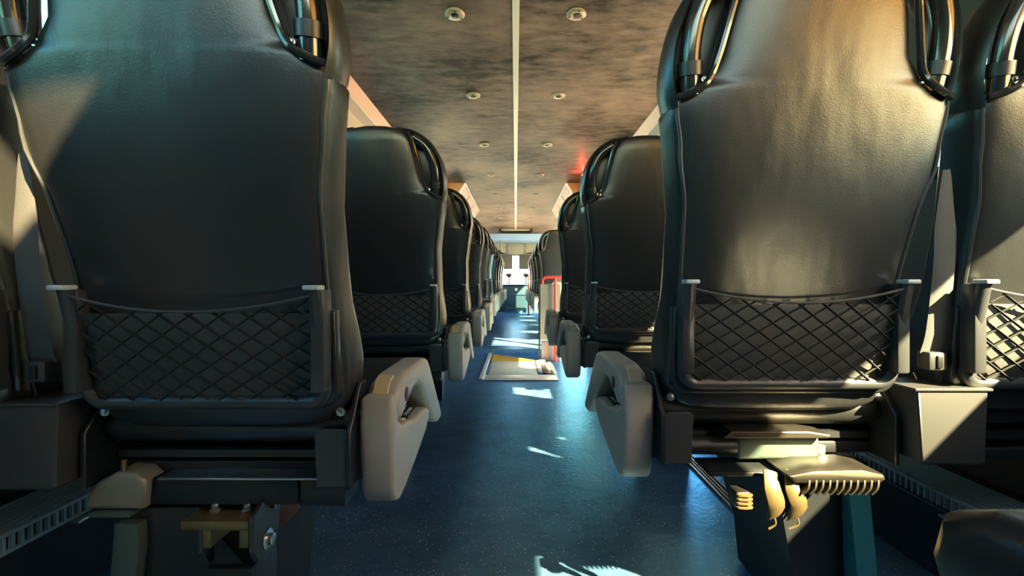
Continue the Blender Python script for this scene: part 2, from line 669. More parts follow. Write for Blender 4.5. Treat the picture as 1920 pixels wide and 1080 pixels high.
def backrest_mesh(wide=0):
    n = 44
    zs = [0.455, 0.462, 0.47, 0.485, 0.50, 0.53, 0.56, 0.60, 0.65, 0.70, 0.75, 0.80, 0.85, 0.90, 0.935, 0.96, 0.972, 0.980, 0.985, 0.990, 0.995, 1.0, 1.01, 1.03, 1.06, 1.09, 1.12, 1.15, 1.17, 1.182, 1.19, 1.196, 1.20]
    m = MB()
    vs = []
    for z in zs:
        w, dd = interp(W_TAB, z), interp(D_TAB, z)
        yc = lean(z) + max(dd, 0.06) * 0.5
        for j in range(n):
            a = 2 * math.pi * j / n
            c, s = math.cos(a), math.sin(a)
            e = 2.0 / 5.0
            u = math.copysign(abs(c) ** e, c)
            v = math.copysign(abs(s) ** e, s)
            flare = 1.0 + 0.06 * max(0.0, v) * (1 if z < 0.97 else 0)      # bolsters a little wider in front
            crown = -0.006 * (1 - u * u) if v < 0 else 0.0
            if wide and u * wide > 0:
                flare *= 1.0 + 0.10 * max(0.0, 1 - abs(z - 0.86) / 0.15)
            vs.append((u * w * flare, yc + v * dd * 0.5 + crown * abs(v), z))
    fs = []
    for i in range(len(zs) - 1):
        for j in range(n):
            j2 = (j + 1) % n
            fs.append((i * n + j, i * n + j2, (i + 1) * n + j2, (i + 1) * n + j))
    fs.append(tuple(range(n - 1, -1, -1)))
    fs.append(tuple((len(zs) - 1) * n + j for j in range(n)))
    return m.add(vs, fs)


def rear_y(z, u=0.0):
    return lean(z)


def cushion_mesh():
    # side profile (y, z) lofted across x with rounded ends
    prof = [(0.055, 0.478), (0.030, 0.462), (0.026, 0.440), (0.045, 0.420), (0.09, 0.408), (0.30, 0.395), (0.47, 0.392), (0.515, 0.405), (0.53, 0.435), (0.52, 0.468), (0.48, 0.488), (0.35, 0.492), (0.15, 0.486)]
    return prism(prof, -0.21, 0.21, 'x', 0.022, 4)


def rounded_rect_path(x0, x1, z0, z1, r, open_top=True, seg=6):
    p = [(x0, z1)]
    for i in range(seg + 1):
        a = math.pi + (math.pi / 2) * i / seg
        p.append((x0 + r + math.cos(a) * r, z0 + r + math.sin(a) * r))
    for i in range(seg + 1):
        a = 1.5 * math.pi + (math.pi / 2) * i / seg
        p.append((x1 - r + math.cos(a) * r, z0 + r + math.sin(a) * r))
    p.append((x1, z1))
    return p


def net_mesh():
    """diamond mesh of the magazine net, real cords"""
    m = MB()
    x0, x1, zb = -0.168, 0.168, 0.520 + PZ

    def ztop(x):
        return PZ + 0.654 + 0.022 * (x / 0.17) ** 2

    def P(x, z):
        t = (x - x0) / (x1 - x0)
        bulge = 0.010 * math.sin(math.pi * max(0, min(1, t)))
        return Vector((x, lean(z) - 0.018 - bulge, z))
    for ang, r in ((-36, 0.0023), (33, 0.0017)):
        dx, dz = math.cos(R(ang)), math.sin(R(ang))
        nx, nz = -dz, dx
        sp = 0.0240
        for kk in range(-14, 15):
            cx, cz = nx * sp * kk, 0.59 + PZ + nz * sp * kk
            run = []
            for s in range(-44, 45):
                x, z = cx + dx * s * 0.008, cz + dz * s * 0.008
                if x0 <= x <= x1 and zb <= z <= ztop(x):
                    run.append(P(x, z))
            if len(run) > 2:
                pts = run[::3] + ([run[-1]] if (len(run) - 1) % 3 else [])
                t = tube(pts, r, 4)
                m.add(t.v, t.f)
    return m


def cord_mesh():
    pts = [(-0.172 + 0.344 * i / 20, 0, 0) for i in range(21)]
    pts = [Vector((x, lean(0.66) - 0.020 - 0.010 * math.sin(math.pi * (x + 0.172) / 0.344), PZ + 0.654 + 0.022 * (x / 0.17) ** 2)) for x, _, _ in pts]
    return tube(pts, 0.0022, 6)


ARM = [(0.050, 0.455), (0.055, 0.490), (0.078, 0.512), (0.125, 0.520), (0.285, 0.520), (0.318, 0.513), (0.350, 0.488), (0.497, 0.352), (0.506, 0.337), (0.492, 0.326), (0.462, 0.326), (0.405, 0.345),
       (0.335, 0.395), (0.255, 0.462), (0.215, 0.478), (0.170, 0.476), (0.125, 0.462), (0.085, 0.445)]
HOUSING = [(0.030, 0.495), (0.024, 0.450), (0.028, 0.400), (0.036, 0.345), (0.050, 0.319), (0.075, 0.309), (0.115, 0.313), (0.200, 0.330), (0.300, 0.354), (0.338, 0.374), (0.336, 0.396), (0.315, 0.404), (0.255, 0.414), (0.205, 0.412),
           (0.165, 0.420), (0.135, 0.428), (0.108, 0.430), (0.086, 0.438), (0.062, 0.452), (0.048, 0.498)]


def rod(a, b, r, n=8):
    return tube([a, b], r, n, up=Vector((0.3, 0.5, 0.8)))


def bolt(x, y, z, r=0.007, axis='y', h=0.006):
    prof = [(r * 1.5, 0.0), (r * 1.5, -h * 0.3), (r, -h * 0.35), (r, -h), (r * 0.6, -h * 1.15)]
    return lathe(prof, 8, (x, y, z), axis)


def build_seat(kind):
    """kind: aisle_left / aisle_right / window_left / window_right.  s = x direction of the aisle."""
    aisle = kind.startswith('aisle')
    s = 1 if kind.endswith('left') else -1
    global LEAN, PZ
    LEAN, PZ = (0.232, -0.014) if s > 0 else (0.20, -0.005)
    root = empty('coach_seat')
    M = {}

    def add(name, mb, mat, parent=root, smooth=35, label=None):
        o = part(name, mb, mat, parent, smooth, label)
        return o
    b = add('backrest', backrest_mesh({'aisle_left': -1, 'aisle_right': 1}.get(kind, 0)), 'leather', smooth=80)
    # piping of the rear cover
    for q in (-1, 1):
        pts = []
        for i in range(24):
            z = 0.50 + (0.968 - 0.50) * i / 23
            w = interp(W_TAB, z)
            if aisle and q == -s:
                w *= 1.0 + 0.10 * max(0.0, 1 - abs(z - 0.86) / 0.15)
            pts.append((q * w * 0.965, lean(z) + 0.013, z))
        add('piping', tube(pts, 0.0032, 6), 'leather_pipe', b)
        # rim of the handle recess
        pts = [(q * 0.214, lean(0.972) + 0.004, 0.972), (q * 0.196, lean(0.976) - 0.003, 0.976), (q * 0.175, lean(0.988) - 0.004, 0.988)]
        pts += [(q * x, lean(z) + 0.002, z) for x, z in ((0.163, 1.006), (0.154, 1.035), (0.146, 1.07), (0.138, 1.105), (0.126, 1.15), (0.112, 1.178))]
        add('recess_rim', tube(catmull(pts, 4), 0.0055, 8), 'gloss_black', b)
        # outer loop and grab handle
        sp = [(0.212, 0.965), (0.221, 1.00), (0.221, 1.045), (0.208, 1.10), (0.175, 1.152), (0.125, 1.184), (0.07, 1.194)]
        path = catmull([(q * x, lean(z) + 0.045, z) for x, z in sp], 5)
        add('handle_surround', tube(path, 0.010, 10, sx=3.6, sy=0.9), 'leather', b)
        if aisle and q == s:
            bk = [(0.212, 0.962), (0.219, 1.00), (0.219, 1.045), (0.205, 1.10), (0.172, 1.150), (0.12, 1.18), (0.08, 1.18), (0.08, 0.962)]
            wg = add('headrest_wing', prism([(q * x, z) for x, z in bk], 0.060, 0.085, 'y', 0.006, 2), 'black_plastic', b)
            for v in wg.data.vertices:
                v.co.y += lean(v.co.z)
        hp = [(0.190, 0.978), (0.193, 1.01), (0.194, 1.05), (0.187, 1.095), (0.165, 1.14), (0.125, 1.168)]
        path = catmull([(q * x, lean(z) + 0.016, z) for x, z in hp], 5)
        hd = add('grab_handle', tube(path, 0.0155, 12), 'gloss_black', b)
        add('collar', tube([(q * 0.192, lean(1.0) + 0.016, 1.006), (q * 0.1935, lean(1.02) + 0.016, 1.026)], 0.0195, 14), 'black_plastic', hd)
        add('screw', bolt(q * 0.170, lean(1.0) + 0.012, 1.000, 0.004), 'steel', hd)
    # lower shell, pocket frame and net
    lp = add('lower_panel', prism(rounded_rect_path(-0.196, 0.196, 0.487, 0.640, 0.032), -0.009, 0.012, 'y', 0.005, 3), 'leather', b)
    for v in lp.data.vertices:
        v.co.y += lean(v.co.z) + (0.016 if v.co.z > 0.6 else 0.0)
    ins = add('pocket_lining', prism(rounded_rect_path(-0.176, 0.176, 0.512 + PZ, 0.650 + PZ, 0.016), -0.013, 0.0, 'y', 0.003, 2), 'panel_grey', b)
    for v in ins.data.vertices:
        v.co.y += lean(v.co.z) + (0.005 if v.co.z > 0.6 else 0.0)
    path2 = rounded_rect_path(-0.179, 0.179, 0.513 + PZ, 0.688 + PZ, 0.024)
    fr = add('pocket_frame', tube([(x, lean(z) - 0.014, z) for x, z in path2], 0.0105, 10, sx=0.9, sy=1.0), 'frame_plastic')
    for q in (-1, 1):
        add('post', box(q * 0.179 - 0.0105, q * 0.179 + 0.0105, lean(0.6) - 0.026, lean(0.6) + 0.004, 0.535 + PZ, 0.686 + PZ, 0.004), 'frame_plastic', fr)
        add('post_cap', box(q * 0.179 - 0.011, q * 0.179 + 0.011, lean(0.68) - 0.030, lean(0.68) - 0.004, 0.685 + PZ, 0.692 + PZ, 0.002), 'cap_grey', fr, label='pale cap on the pocket post')
    nt_ = add('magazine_net', net_mesh(), 'net_cord')
    add('elastic_cord', cord_mesh(), 'strap', nt_)
    # cushion and the pan under it
    add('cushion', cushion_mesh(), 'leather', smooth=60)
    add('seat_pan', prism([(0.05, 0.404), (0.05, 0.392), (0.46, 0.372), (0.48, 0.392), (0.30, 0.394), (0.09, 0.408)], -0.195, 0.195, 'x', 0.003, 1), 'dark_metal')
    # hinge plates on both sides below the backrest
    for q in (-1, 1):
        hp_ = add('hinge_plate', prism([(0.00, 0.36), (0.0, 0.448), (0.012, 0.462), (0.05, 0.515), (0.08, 0.515), (0.10, 0.46), (0.10, 0.36)], q * 0.206 - 0.004, q * 0.206 + 0.004, 'x', 0.0015, 1), 'dark_metal')
        add('hinge_pin', rod((q * 0.195, 0.045, 0.468), (q * 0.228, 0.045, 0.468), 0.006), 'steel', hp_)
        add('hinge_bolt', bolt(q * 0.188, 0.020, 0.476, 0.005), 'steel', hp_)
    add('rear_flange', prism([(-0.205, 0.362), (-0.205, 0.448), (-0.198, 0.452), (-0.158, 0.452), (-0.152, 0.446), (-0.156, 0.362)] if s < 0 else [(0.205, 0.362), (0.205, 0.448), (0.198, 0.452), (0.158, 0.452), (0.152, 0.446), (0.156, 0.362)], 0.004, 0.010, 'y', 0.001, 1), 'frame_plastic')
    if aisle:
        w = -s                                     # direction of the window
        # beams that carry the pair
        add('beam', box(*sorted((s * 0.195, w * 0.212)), 0.055, 0.100, 0.362, 0.384, 0.003), 'dark_metal')
        add('beam', box(*sorted((s * 0.195, w * 0.212)), 0.36, 0.40, 0.345, 0.375, 0.003), 'dark_metal')
        if s < 0:
            sl = add('beam_sleeve', box(-0.068, 0.083, 0.020, 0.104, 0.361, 0.404, 0.008, 3), 'green_grey_metal', label='grey-green painted sleeve on the beam')
            add('nut', box(0.086, 0.100, 0.03, 0.05, 0.366, 0.384, 0.002), 'steel', sl)
            add('beam_tube', rod((-0.160, 0.035, 0.384), (-0.066, 0.035, 0.384), 0.017, 12), 'dark_metal')
            add('slot_plate', prism([(-0.10, 0.407), (-0.085, 0.419), (0.05, 0.419), (0.088, 0.413), (0.085, 0.407)], 0.0, 0.05, 'y', 0.002, 1), 'alloy')
            add('lower_plate', box(-0.13, -0.012, -0.01, 0.06, 0.344, 0.352, 0.002), 'dark_metal')
            # ribbed aluminium casting with fins
            ca = add('ribbed_casting', prism([(0.0, 0.347), (-0.012, 0.360), (0.03, 0.368), (0.11, 0.370), (0.146, 0.362), (0.150, 0.354), (0.142, 0.348)], -0.045, 0.03, 'y', 0.004, 2), 'alloy', label='ribbed cast aluminium bracket')
            for i in range(11):
                x = 0.022 + i * 0.0115
                pts = [(x, -0.036, 0.352), (x - 0.003, -0.038, 0.340), (x - 0.010, -0.036, 0.330)]
                add('fin', tube(catmull(pts, 3), 0.0028, 5, sx=4.0), 'alloy', ca)
            # hanging brass clip
            for i, (x, wd) in enumerate(((-0.040, 0.020), (-0.008, 0.030))):
                pts = [(x + wd * 0.5, -0.020, 0.358), (x + wd * 0.3, -0.034, 0.335), (x + wd * 0.6, -0.036, 0.305), (x + wd * 0.2, -0.026, 0.278)]
                add('hanging_clip', tube(catmull(pts, 4), [0.012, 0.013, 0.013, 0.0135, 0.014, 0.014, 0.0145, 0.0145, 0.014, 0.012, 0.010, 0.006, 0.002], 10, sx=0.35, sy=1.0), 'brass', label='brass coloured clip hanging under the seat')
                add('clip_wire', tube(catmull([(x + wd * 0.5, -0.03, 0.29), (x + wd * 0.75, -0.028, 0.272), (x + wd * 0.2, -0.026, 0.262)], 4), 0.0018, 5), 'brass')
            sp_ = add('spring_block', box(-0.088, -0.062, -0.02, 0.01, 0.292, 0.322, 0.004), 'alloy')
            for i in range(4):
                add('spring_coil', tube([(-0.075 + 0.013 * math.cos(a * math.pi / 6), -0.022 + 0.004 * math.sin(a * math.pi / 6), 0.318 - i * 0.007) for a in range(12)], 0.0022, 5, closed=True), 'brass', sp_)
            # pedestal leg standing on the floor track
            vs = []
            for z, x0, x1, y0, y1 in ((0.345, 0.00, 0.19, 0.03, 0.33), (0.30, 0.015, 0.19, 0.035, 0.32), (0.12, 0.06, 0.21, 0.06, 0.30), (0.0095, 0.075, 0.21, 0.05, 0.31)):
                vs += [(x0, y0, z), (x1, y0 + 0.02, z), (x1, y1, z), (x0, y1, z)]
            fs = [(3, 2, 1, 0), (12, 13, 14, 15)]
            for i in range(3):
                for j in range(4):
                    fs.append((i * 4 + j, i * 4 + (j + 1) % 4, (i + 1) * 4 + (j + 1) % 4, (i + 1) * 4 + j))
            pe = add('pedestal', MB().add(vs, fs), 'dark_metal', smooth=0)
            vs = []
            for z, x0, x1 in ((0.31, 0.140, 0.182), (0.12, 0.165, 0.206), (0.0095, 0.17, 0.212)):
                vs += [(x0, 0.028 + (0.31 - z) * 0.05, z), (x1, 0.034 + (0.31 - z) * 0.05, z), (x1, 0.075, z), (x0, 0.075, z)]
            fs = [(3, 2, 1, 0), (8, 9, 10, 11)]
            for i in range(2):
                for j in range(4):
                    fs.append((i * 4 + j, i * 4 + (j + 1) % 4, (i + 1) * 4 + (j + 1) % 4, (i + 1) * 4 + j))
            add('pedestal_rib', MB().add(vs, fs), 'teal_paint', pe, smooth=0, label='blue-green painted rib of the pedestal')
        else:
            # long channel with a bright folded edge
            ch = add('beam_channel', box(-0.125, 0.115, 0.030, 0.085, 0.322, 0.366, 0.002), 'dark_metal')
            add('channel_lip', box(-0.105, 0.155, 0.020, 0.090, 0.366, 0.370, 0.001), 'steel', ch)
            add('end_cover', box(0.115, 0.19, 0.034, 0.10, 0.318, 0.360, 0.002), 'black_plastic')
            # bolted copper-coloured plate and the round cheek
            pl = add('mount_plate', box(-0.054, 0.052, 0.000, 0.075, 0.296, 0.311, 0.002), 'brass', label='copper coloured mounting plate')
            for x in (-0.020, 0.032):
                add('plate_bolt', lathe([(0.008, 0.311), (0.008, 0.315), (0.0055, 0.316), (0.0055, 0.322), (0.004, 0.324)], 8, (x, 0.03, 0)), 'steel', pl)
            cheek = [(0.00, 0.318), (0.03, 0.330), (0.075, 0.330), (0.082, 0.30), (0.078, 0.262), (0.060, 0.238), (0.035, 0.230), (0.012, 0.240), (0.000, 0.262)]
            ck = add('cheek_plate', prism(cheek, 0.052, 0.060, 'x', 0.0015, 1), 'alloy', smooth=20, label='rounded aluminium cheek plate')
            add('cheek_boss', lathe([(0.016, 0.060), (0.016, 0.062), (0.009, 0.0635), (0.009, 0.070), (0.006, 0.071)], 14, (0, 0.040, 0.262), 'x'), 'steel', ck)
            add('cheek_bolt', lathe([(0.007, 0.060), (0.007, 0.067)], 10, (0, 0.055, 0.312), 'x'), 'brass', ck)
            cheek2 = [(0.005, 0.296), (0.06, 0.296), (0.06, 0.26), (0.045, 0.232), (0.02, 0.232), (0.005, 0.258)]
            add('cheek_plate', prism(cheek2, -0.030, -0.022, 'x', 0.0015, 1), 'alloy', smooth=20)
            add('clamp_lug', box(0.036, 0.051, 0.002, 0.05, 0.268, 0.296, 0.001), 'brass')
            add('clamp_lug', box(-0.021, -0.008, 0.002, 0.05, 0.268, 0.296, 0.001), 'brass')
            # cast corner bracket
            cb = add('cast_bracket', prism([(-0.212, 0.322), (-0.214, 0.340), (-0.196, 0.366), (-0.165, 0.382), (-0.135, 0.380), (-0.120, 0.366), (-0.125, 0.322)], 0.012, 0.06, 'y', 0.008, 3), 'cast_tan', smooth=60, label='pale cast corner bracket')
            add('bracket_washer', box(-0.205, -0.14, 0.008, 0.05, 0.312, 0.320, 0.002), 'green_grey_metal', cb)
            add('bracket_stud', rod((-0.158, 0.02, 0.38), (-0.158, 0.02, 0.400), 0.004), 'brass', cb)
            pe = add('pedestal', prism([(-0.19, 0.318), (-0.155, 0.0095), (0.012, 0.0095), (0.03, 0.225), (-0.03, 0.29), (-0.05, 0.318)], 0.03, 0.30, 'y', 0.006, 2), 'dark_metal')
            add('pedestal_rib', prism([(-0.168, 0.300), (-0.130, 0.300), (-0.128, 0.26), (-0.145, 0.13), (-0.150, 0.0095), (-0.19, 0.0095), (-0.182, 0.14)], 0.012, 0.05, 'y', 0.004, 2), 'green_grey_metal', pe, label='grey-green rib of the pedestal')
            add('pedestal_foot', box(-0.030, 0.045, 0.02, 0.10, 0.0095, 0.225, 0.004), 'dark_metal', pe)
        # fold-down armrest on the aisle side
        xi, xo = 0.214, 0.270
        xs = sorted((s * xi, s * xo))
        hs = add('armrest_housing', prism(HOUSING, xs[0], xs[1], 'x', 0.010, 4), 'arm_plastic', smooth=50)
        xs2 = sorted((s * (xi + 0.002), s * (xo + 0.001)))
        ar = add('armrest', prism(ARM, xs2[0], xs2[1], 'x', 0.012, 4), 'arm_plastic', smooth=50)
        xb = sorted((s * 0.226, s * 0.252))
        add('release_button', prism([(0.0475, 0.462), (0.0515, 0.492), (0.076, 0.5165), (0.100, 0.5195), (0.100, 0.514), (0.080, 0.508), (0.060, 0.486), (0.056, 0.462)], xb[0], xb[1], 'x', 0.001, 1), 'button_tan', ar)
        add('pivot_badge', lathe([(0.013, s * (xo - 0.001)), (0.013, s * (xo + 0.0025)), (0.010, s * (xo + 0.0035))], 20, (0, 0.112, 0.482), 'x'), 'badge_red', ar, label='dark red oval pivot cap')
        xk = sorted((s * 0.226, s * 0.256))
        kp = add('control_pad', prism([(0.180, 0.414), (0.255, 0.416), (0.255, 0.420), (0.182, 0.421)], xk[0], xk[1], 'x', 0.001, 1), 'gloss_black', hs)
        for i in range(4):
            for j in range(2):
                add('pad_key', box(s * (0.234 + 0.014 * j) - 0.003, s * (0.234 + 0.014 * j) + 0.003, 0.195 + 0.014 * i, 0.201 + 0.014 * i, 0.4195, 0.4225), 'cap_grey', kp, 0)
        add('socket_plate', prism([(0.135, 0.427), (0.168, 0.419), (0.169, 0.4225), (0.137, 0.4305)], xk[0], xk[1], 'x', 0.0008, 1), 'button_tan', hs)
        add('arm_bracket', box(*sorted((s * 0.196, s * 0.216)), 0.035, 0.075, 0.36, 0.44, 0.003), 'dark_metal', hs)
    else:
        # recliner cover box and the seat belt of the aisle-side gap
        bx0, bx1 = sorted((s * 0.272, s * 0.150))
        o = add('recliner_cover', prism([(bx0, 0.500), (bx1, 0.500), (bx1 - 0.004, 0.376), (bx1 - 0.012, 0.372), (bx0 + 0.016, 0.372), (bx0 + 0.008, 0.376)], -0.030, 0.060, 'y', 0.005, 3), 'cover_metal', smooth=30, label='pale metal recliner cover')
        add('cover_lip', box(bx0 - 0.006, bx1 + 0.004, -0.034, 0.062, 0.498, 0.503, 0.0015), 'cover_metal', o)
        # belt strap in the gap between the pair
        xa = s * 0.218
        pts = [(xa + s * 0.018, -0.045, 0.87), (xa + s * 0.010, -0.034, 0.80), (xa, -0.022, 0.72), (xa, -0.008, 0.60), (xa + s * 0.006, -0.002, 0.555)]
        bt = add('seat_belt', tube(catmull(pts, 5), [0.006 + 0.013 * min(1, i / 7) for i in range(21)], 8, sx=0.12, sy=1.0), 'strap')
        add('belt_buckle', box(xa + s * 0.006 - 0.016, xa + s * 0.006 + 0.016, -0.018, 0.010, 0.530, 0.562, 0.004), 'cover_metal', bt)
        add('belt_slot', box(xa + s * 0.006 - 0.004, xa + s * 0.006 + 0.005, -0.021, -0.010, 0.535, 0.556, 0.001), 'black_plastic', bt)
        add('beam', box(-0.2, 0.2, 0.055, 0.100, 0.350, 0.372, 0.003), 'dark_metal')
        add('beam', box(-0.2, 0.2, 0.36, 0.40, 0.345, 0.374, 0.003), 'dark_metal')
        add('wall_bracket', prism([(0.04, 0.374), (0.42, 0.374), (0.34, 0.30), (0.12, 0.30)], *sorted((-s * 0.19, -s * 0.2965)), 'x', 0.002, 1), 'dark_metal')
    return root


PROTO = {}


def place(kind, x, y, z, label, group):
    if kind not in PROTO:
        PROTO[kind] = build_seat(kind)
        o = PROTO[kind]
    else:
        o = copy_tree(PROTO[kind])
    o.location = (x, y, z)
    tag(o, label, 'seat', group)
    return o


ORD = ['first', 'second', 'third', 'fourth', 'fifth', 'sixth', 'seventh', 'eighth', 'ninth', 'tenth']
LEFT_Y = [0.712 + 0.952 * i for i in range(10)]
RIGHT_Y = [0.808 + 0.930 * i for i in range(3)] + [4.93 + 0.957 * i for i in range(5)]
for i, y in enumerate(LEFT_Y):
    z = STEP_Z if y > STEP_Y else 0.0
    if i == 0:
        lab = 'large black leather seat left of the aisle with pale armrest, nearest row'
    else:
        lab = 'black leather aisle seat with pale armrest, %s row left of the aisle' % ORD[i]
    place('aisle_left', -AX, y, z, lab, 'aisle seats left of the aisle')
for i, y in enumerate(RIGHT_Y):
    z = STEP_Z if y > STEP_Y else 0.0
    if i == 0:
        lab = 'large black leather seat right of the aisle with sunlit pocket corner, nearest row'
    elif i < 3:
        lab = 'black leather aisle seat with dark armrest, %s row right of the aisle' % ORD[i]
    else:
        lab = 'black leather aisle seat right of the aisle, %s row beyond the red handrail' % ORD[i - 3]
    place('aisle_right', AX, y, z, lab, 'aisle seats right of the aisle')
for i, y in enumerate(LEFT_Y[:3]):
    place('window_left', -WX, y, 0, 'black leather window seat on the left, %s row from the camera' % ORD[i], 'window seats')
for i, y in enumerate(RIGHT_Y):
    if i == 2:
        continue                   # seat left out so the sun reaches the floor hatch
    lab = 'black window seat with bright sunlit magazine net at the right edge' if i == 0 else 'black leather window seat on the right, second row' if i == 1 else 'half-hidden black window seat, %s row beyond the red handrail' % ORD[i - 3]
    place('window_right', WX, y, STEP_Z if y > STEP_Y else 0, lab, 'window seats')

# rear bench cushion just in front of the camera, bottom right corner
rb = empty('bench_cushion', (0.592, 0.09, 0.0))
part('cushion_pad', prism([(0.29, 0.40), (0.31, 0.45), (0.30, 0.488), (0.26, 0.508), (0.20, 0.516), (-0.4, 0.516), (-0.4, 0.36), (0.24, 0.36)], -0.245, 0.245, 'x', 0.03, 4), 'leather', rb, 60)
part('bench_base', box(-0.22, 0.22, -0.40, 0.18, 0.0095, 0.37, 0.01), 'dark_metal', rb)
for i in range(5):
    x = -1.62 + i * 0.47 + 0.09
    bk = prism([(-0.33, 0.42), (-0.34, 0.95), (-0.37, 1.12), (-0.40, 1.16), (-0.46, 1.16), (-0.50, 1.10), (-0.50, 0.42)], x - 0.225, x + 0.225, 'x', 0.03, 3)
    part('shading_backrest', bk, 'leather', rb, 60)  # unseen bench backs, added to block sun behind the camera
tag(rb, 'dark rounded bench cushion in the bottom right corner', 'cushion')

# ------------------------------------------------------------------ floor fittings
for sgn, side in ((-1, 'left'), (1, 'right')):
    tr = empty('seat_track', (sgn * 0.67, 5.0, 0))
    part('track_base', box(-0.024, 0.024, -6.0, -0.58, 0.0005, 0.004, 0.001), 'rail_metal', tr)
    for x in (-0.021, -0.006, 0.006, 0.021):
        part('track_ridge', box(x - 0.0022, x + 0.0022, -6.0, -0.58, 0.003, 0.009, 0.001), 'rail_metal', tr)
    tag(tr, 'grooved metal seat track in the floor, %s of the aisle' % side, 'rail', 'seat tracks')
    # convector with slotted front and louvred top along the wall
    hc = empty('heater_grille', (sgn * 1.10, 0.9, 0))
    part('grille_body', merge(box(-0.125, 0.125, -1.0, 1.9, 0.001, 0.165), box(-0.13, -0.118, -1.0, 1.9, 0.165, 0.170), box(0.0, 0.125, -1.0, 1.9, 0.165, 0.168)), 'dark_metal', hc, 0)
    inner = -sgn
    part('grille_rail', merge(box(*sorted((inner * 0.128, inner * 0.118)), -1.0, 1.9, 0.196, 0.203, 0.001), box(*sorted((inner * 0.128, inner * 0.118)), -1.0, 1.9, 0.162, 0.169, 0.001)), 'grille', hc)
    base = None
    bar = box(*sorted((inner * 0.127, inner * 0.119)), -0.0030, 0.0030, 0.169, 0.196)
    bar_me = bar.mesh('slat', 'grille', 0)
    for i in range(56):
        link('slat', bar_me, hc, (0, -0.30 + i * 0.017, 0))
    lou = box(-0.0035, 0.0035, -1.0, 1.9, 0.196, 0.203).mesh('louvre', 'grille', 0)
    for i in range(7):
        link('louvre', lou, hc, (inner * (0.118 - 0.017 * (i + 1)), 0, 0))
    cross = box(*sorted((inner * 0.12, inner * 0.0)), -0.003, 0.003, 0.194, 0.201).mesh('cross_bar', 'grille', 0)
    for i in range(14):
        link('cross_bar', cross, hc, (0, -0.3 + i * 0.07, 0))
    part('mount_lug', box(inner * 0.135 - 0.012, inner * 0.135 + 0.012, 0.10, 0.135, 0.155, 0.162, 0.002), 'steel', hc)
    tag(hc, 'slotted metal heater grille low along the %s wall' % side, 'grille', 'heater grilles')

# floor hatch by the mid door
hx = empty('floor_hatch', (0, 3.8, 0))
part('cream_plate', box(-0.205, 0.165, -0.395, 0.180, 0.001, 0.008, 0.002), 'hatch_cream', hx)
part('yellow_sunlit_plate', prism([(-0.215, 0.185), (0.165, 0.185), (0.165, 0.235), (-0.215, 0.600)], 0.001, 0.008, 'z'), 'hatch_yellow', hx, 0, label='yellow painted plate, cut to its sunlit part')  # yellow paint, its slanted edge drawn where the shadow begins
part('edge_trim', box(-0.262, -0.228, -0.59, 0.61, 0.001, 0.016, 0.004), 'hatch_trim', hx)
part('edge_trim', box(-0.228, 0.30, -0.59, -0.41, 0.001, 0.008, 0.003), 'hatch_trim', hx)
part('edge_trim', box(0.272, 0.300, -0.41, 0.16, 0.001, 0.012, 0.003), 'rail_metal', hx)
part('latch_bar', box(0.170, 0.200, -0.34, 0.17, 0.001, 0.018, 0.004), 'hatch_trim', hx)
part('latch_recess', box(0.205, 0.245, -0.36, 0.10, 0.001, 0.010, 0.002), 'black_plastic', hx)
part('latch_tab', box(0.200, 0.252, 0.105, 0.20, 0.001, 0.020, 0.004), 'pink_rubber', hx)
part('latch_tab', box(0.248, 0.266, -0.36, 0.10, 0.001, 0.010, 0.003), 'pink_rubber', hx)
tag(hx, 'cream floor hatch with yellow plate cut at the shade line and pale metal edging in the aisle', 'hatch')

# grey partition and red handrail by the mid door
pt = empty('door_partition', (0.38, 4.05, 0))
part('upper_panel', box(-0.165, 0.24, -0.02, 0.02, 0.185, 0.675, 0.006), 'partition', pt)
part('foot_panel', box(-0.155, 0.24, -0.016, 0.016, 0.0, 0.175, 0.004), 'partition_foot', pt)
part('edge_post', box(-0.178, -0.165, -0.022, 0.022, 0.0, 0.672, 0.003), 'dark_metal', pt)
tag(pt, 'waist-high grey partition panel beside the hatch, under the red rail', 'partition')
hr = part('handrail', tube(catmull([(0.235, 4.06, 0.60), (0.235, 4.06, 0.69), (0.245, 4.06, 0.722), (0.275, 4.06, 0.737), (0.33, 4.06, 0.738), (0.62, 4.06, 0.738)], 5), 0.013, 10), 'red_paint')
part('rail_post', tube([(0.345, 4.0, 0.0), (0.345, 4.0, 0.735)], 0.011, 10), 'red_paint', hr)
part('rail_bracket', box(0.222, 0.248, 4.045, 4.075, 0.58, 0.61, 0.003), 'dark_metal', hr)
tag(hr, 'bent red tubular handrail above the grey partition', 'handrail')
pp = part('grab_pole', tube([(0.262, 9.42, STEP_Z), (0.262, 9.42, 0.86)], 0.015, 10), 'red_paint')
part('pole_foot', lathe([(0.035, STEP_Z), (0.035, STEP_Z + 0.01), (0.02, STEP_Z + 0.02)], 14, (0.262, 9.42, 0)), 'red_paint', pp)
tag(pp, 'thin red vertical grab pole near the front seats', 'pole')

# ------------------------------------------------------------------ ceiling fittings
def make_spot(x, y, label):
    r = empty('ceiling_speaker', (x, y, HC))
    part('disc', lathe([(0.049, 0.001), (0.049, -0.006), (0.044, -0.011), (0.024, -0.013), (0.020, -0.009)], 28), 'disc_tan', r, 50)
    part('centre_hole', lathe([(0.017, -0.008), (0.017, -0.0135), (0.011, -0.015)], 16), 'black_plastic', r)
    for a in (40, 160, 280):
        part('screw', lathe([(0.0045, -0.009), (0.0045, -0.0135), (0.002, -0.014)], 8, (0.037 * math.cos(R(a)), 0.037 * math.sin(R(a)), 0)), 'dark_metal', r)
    tag(r, label, 'ceiling light', 'round fittings on the ceiling')
    return r


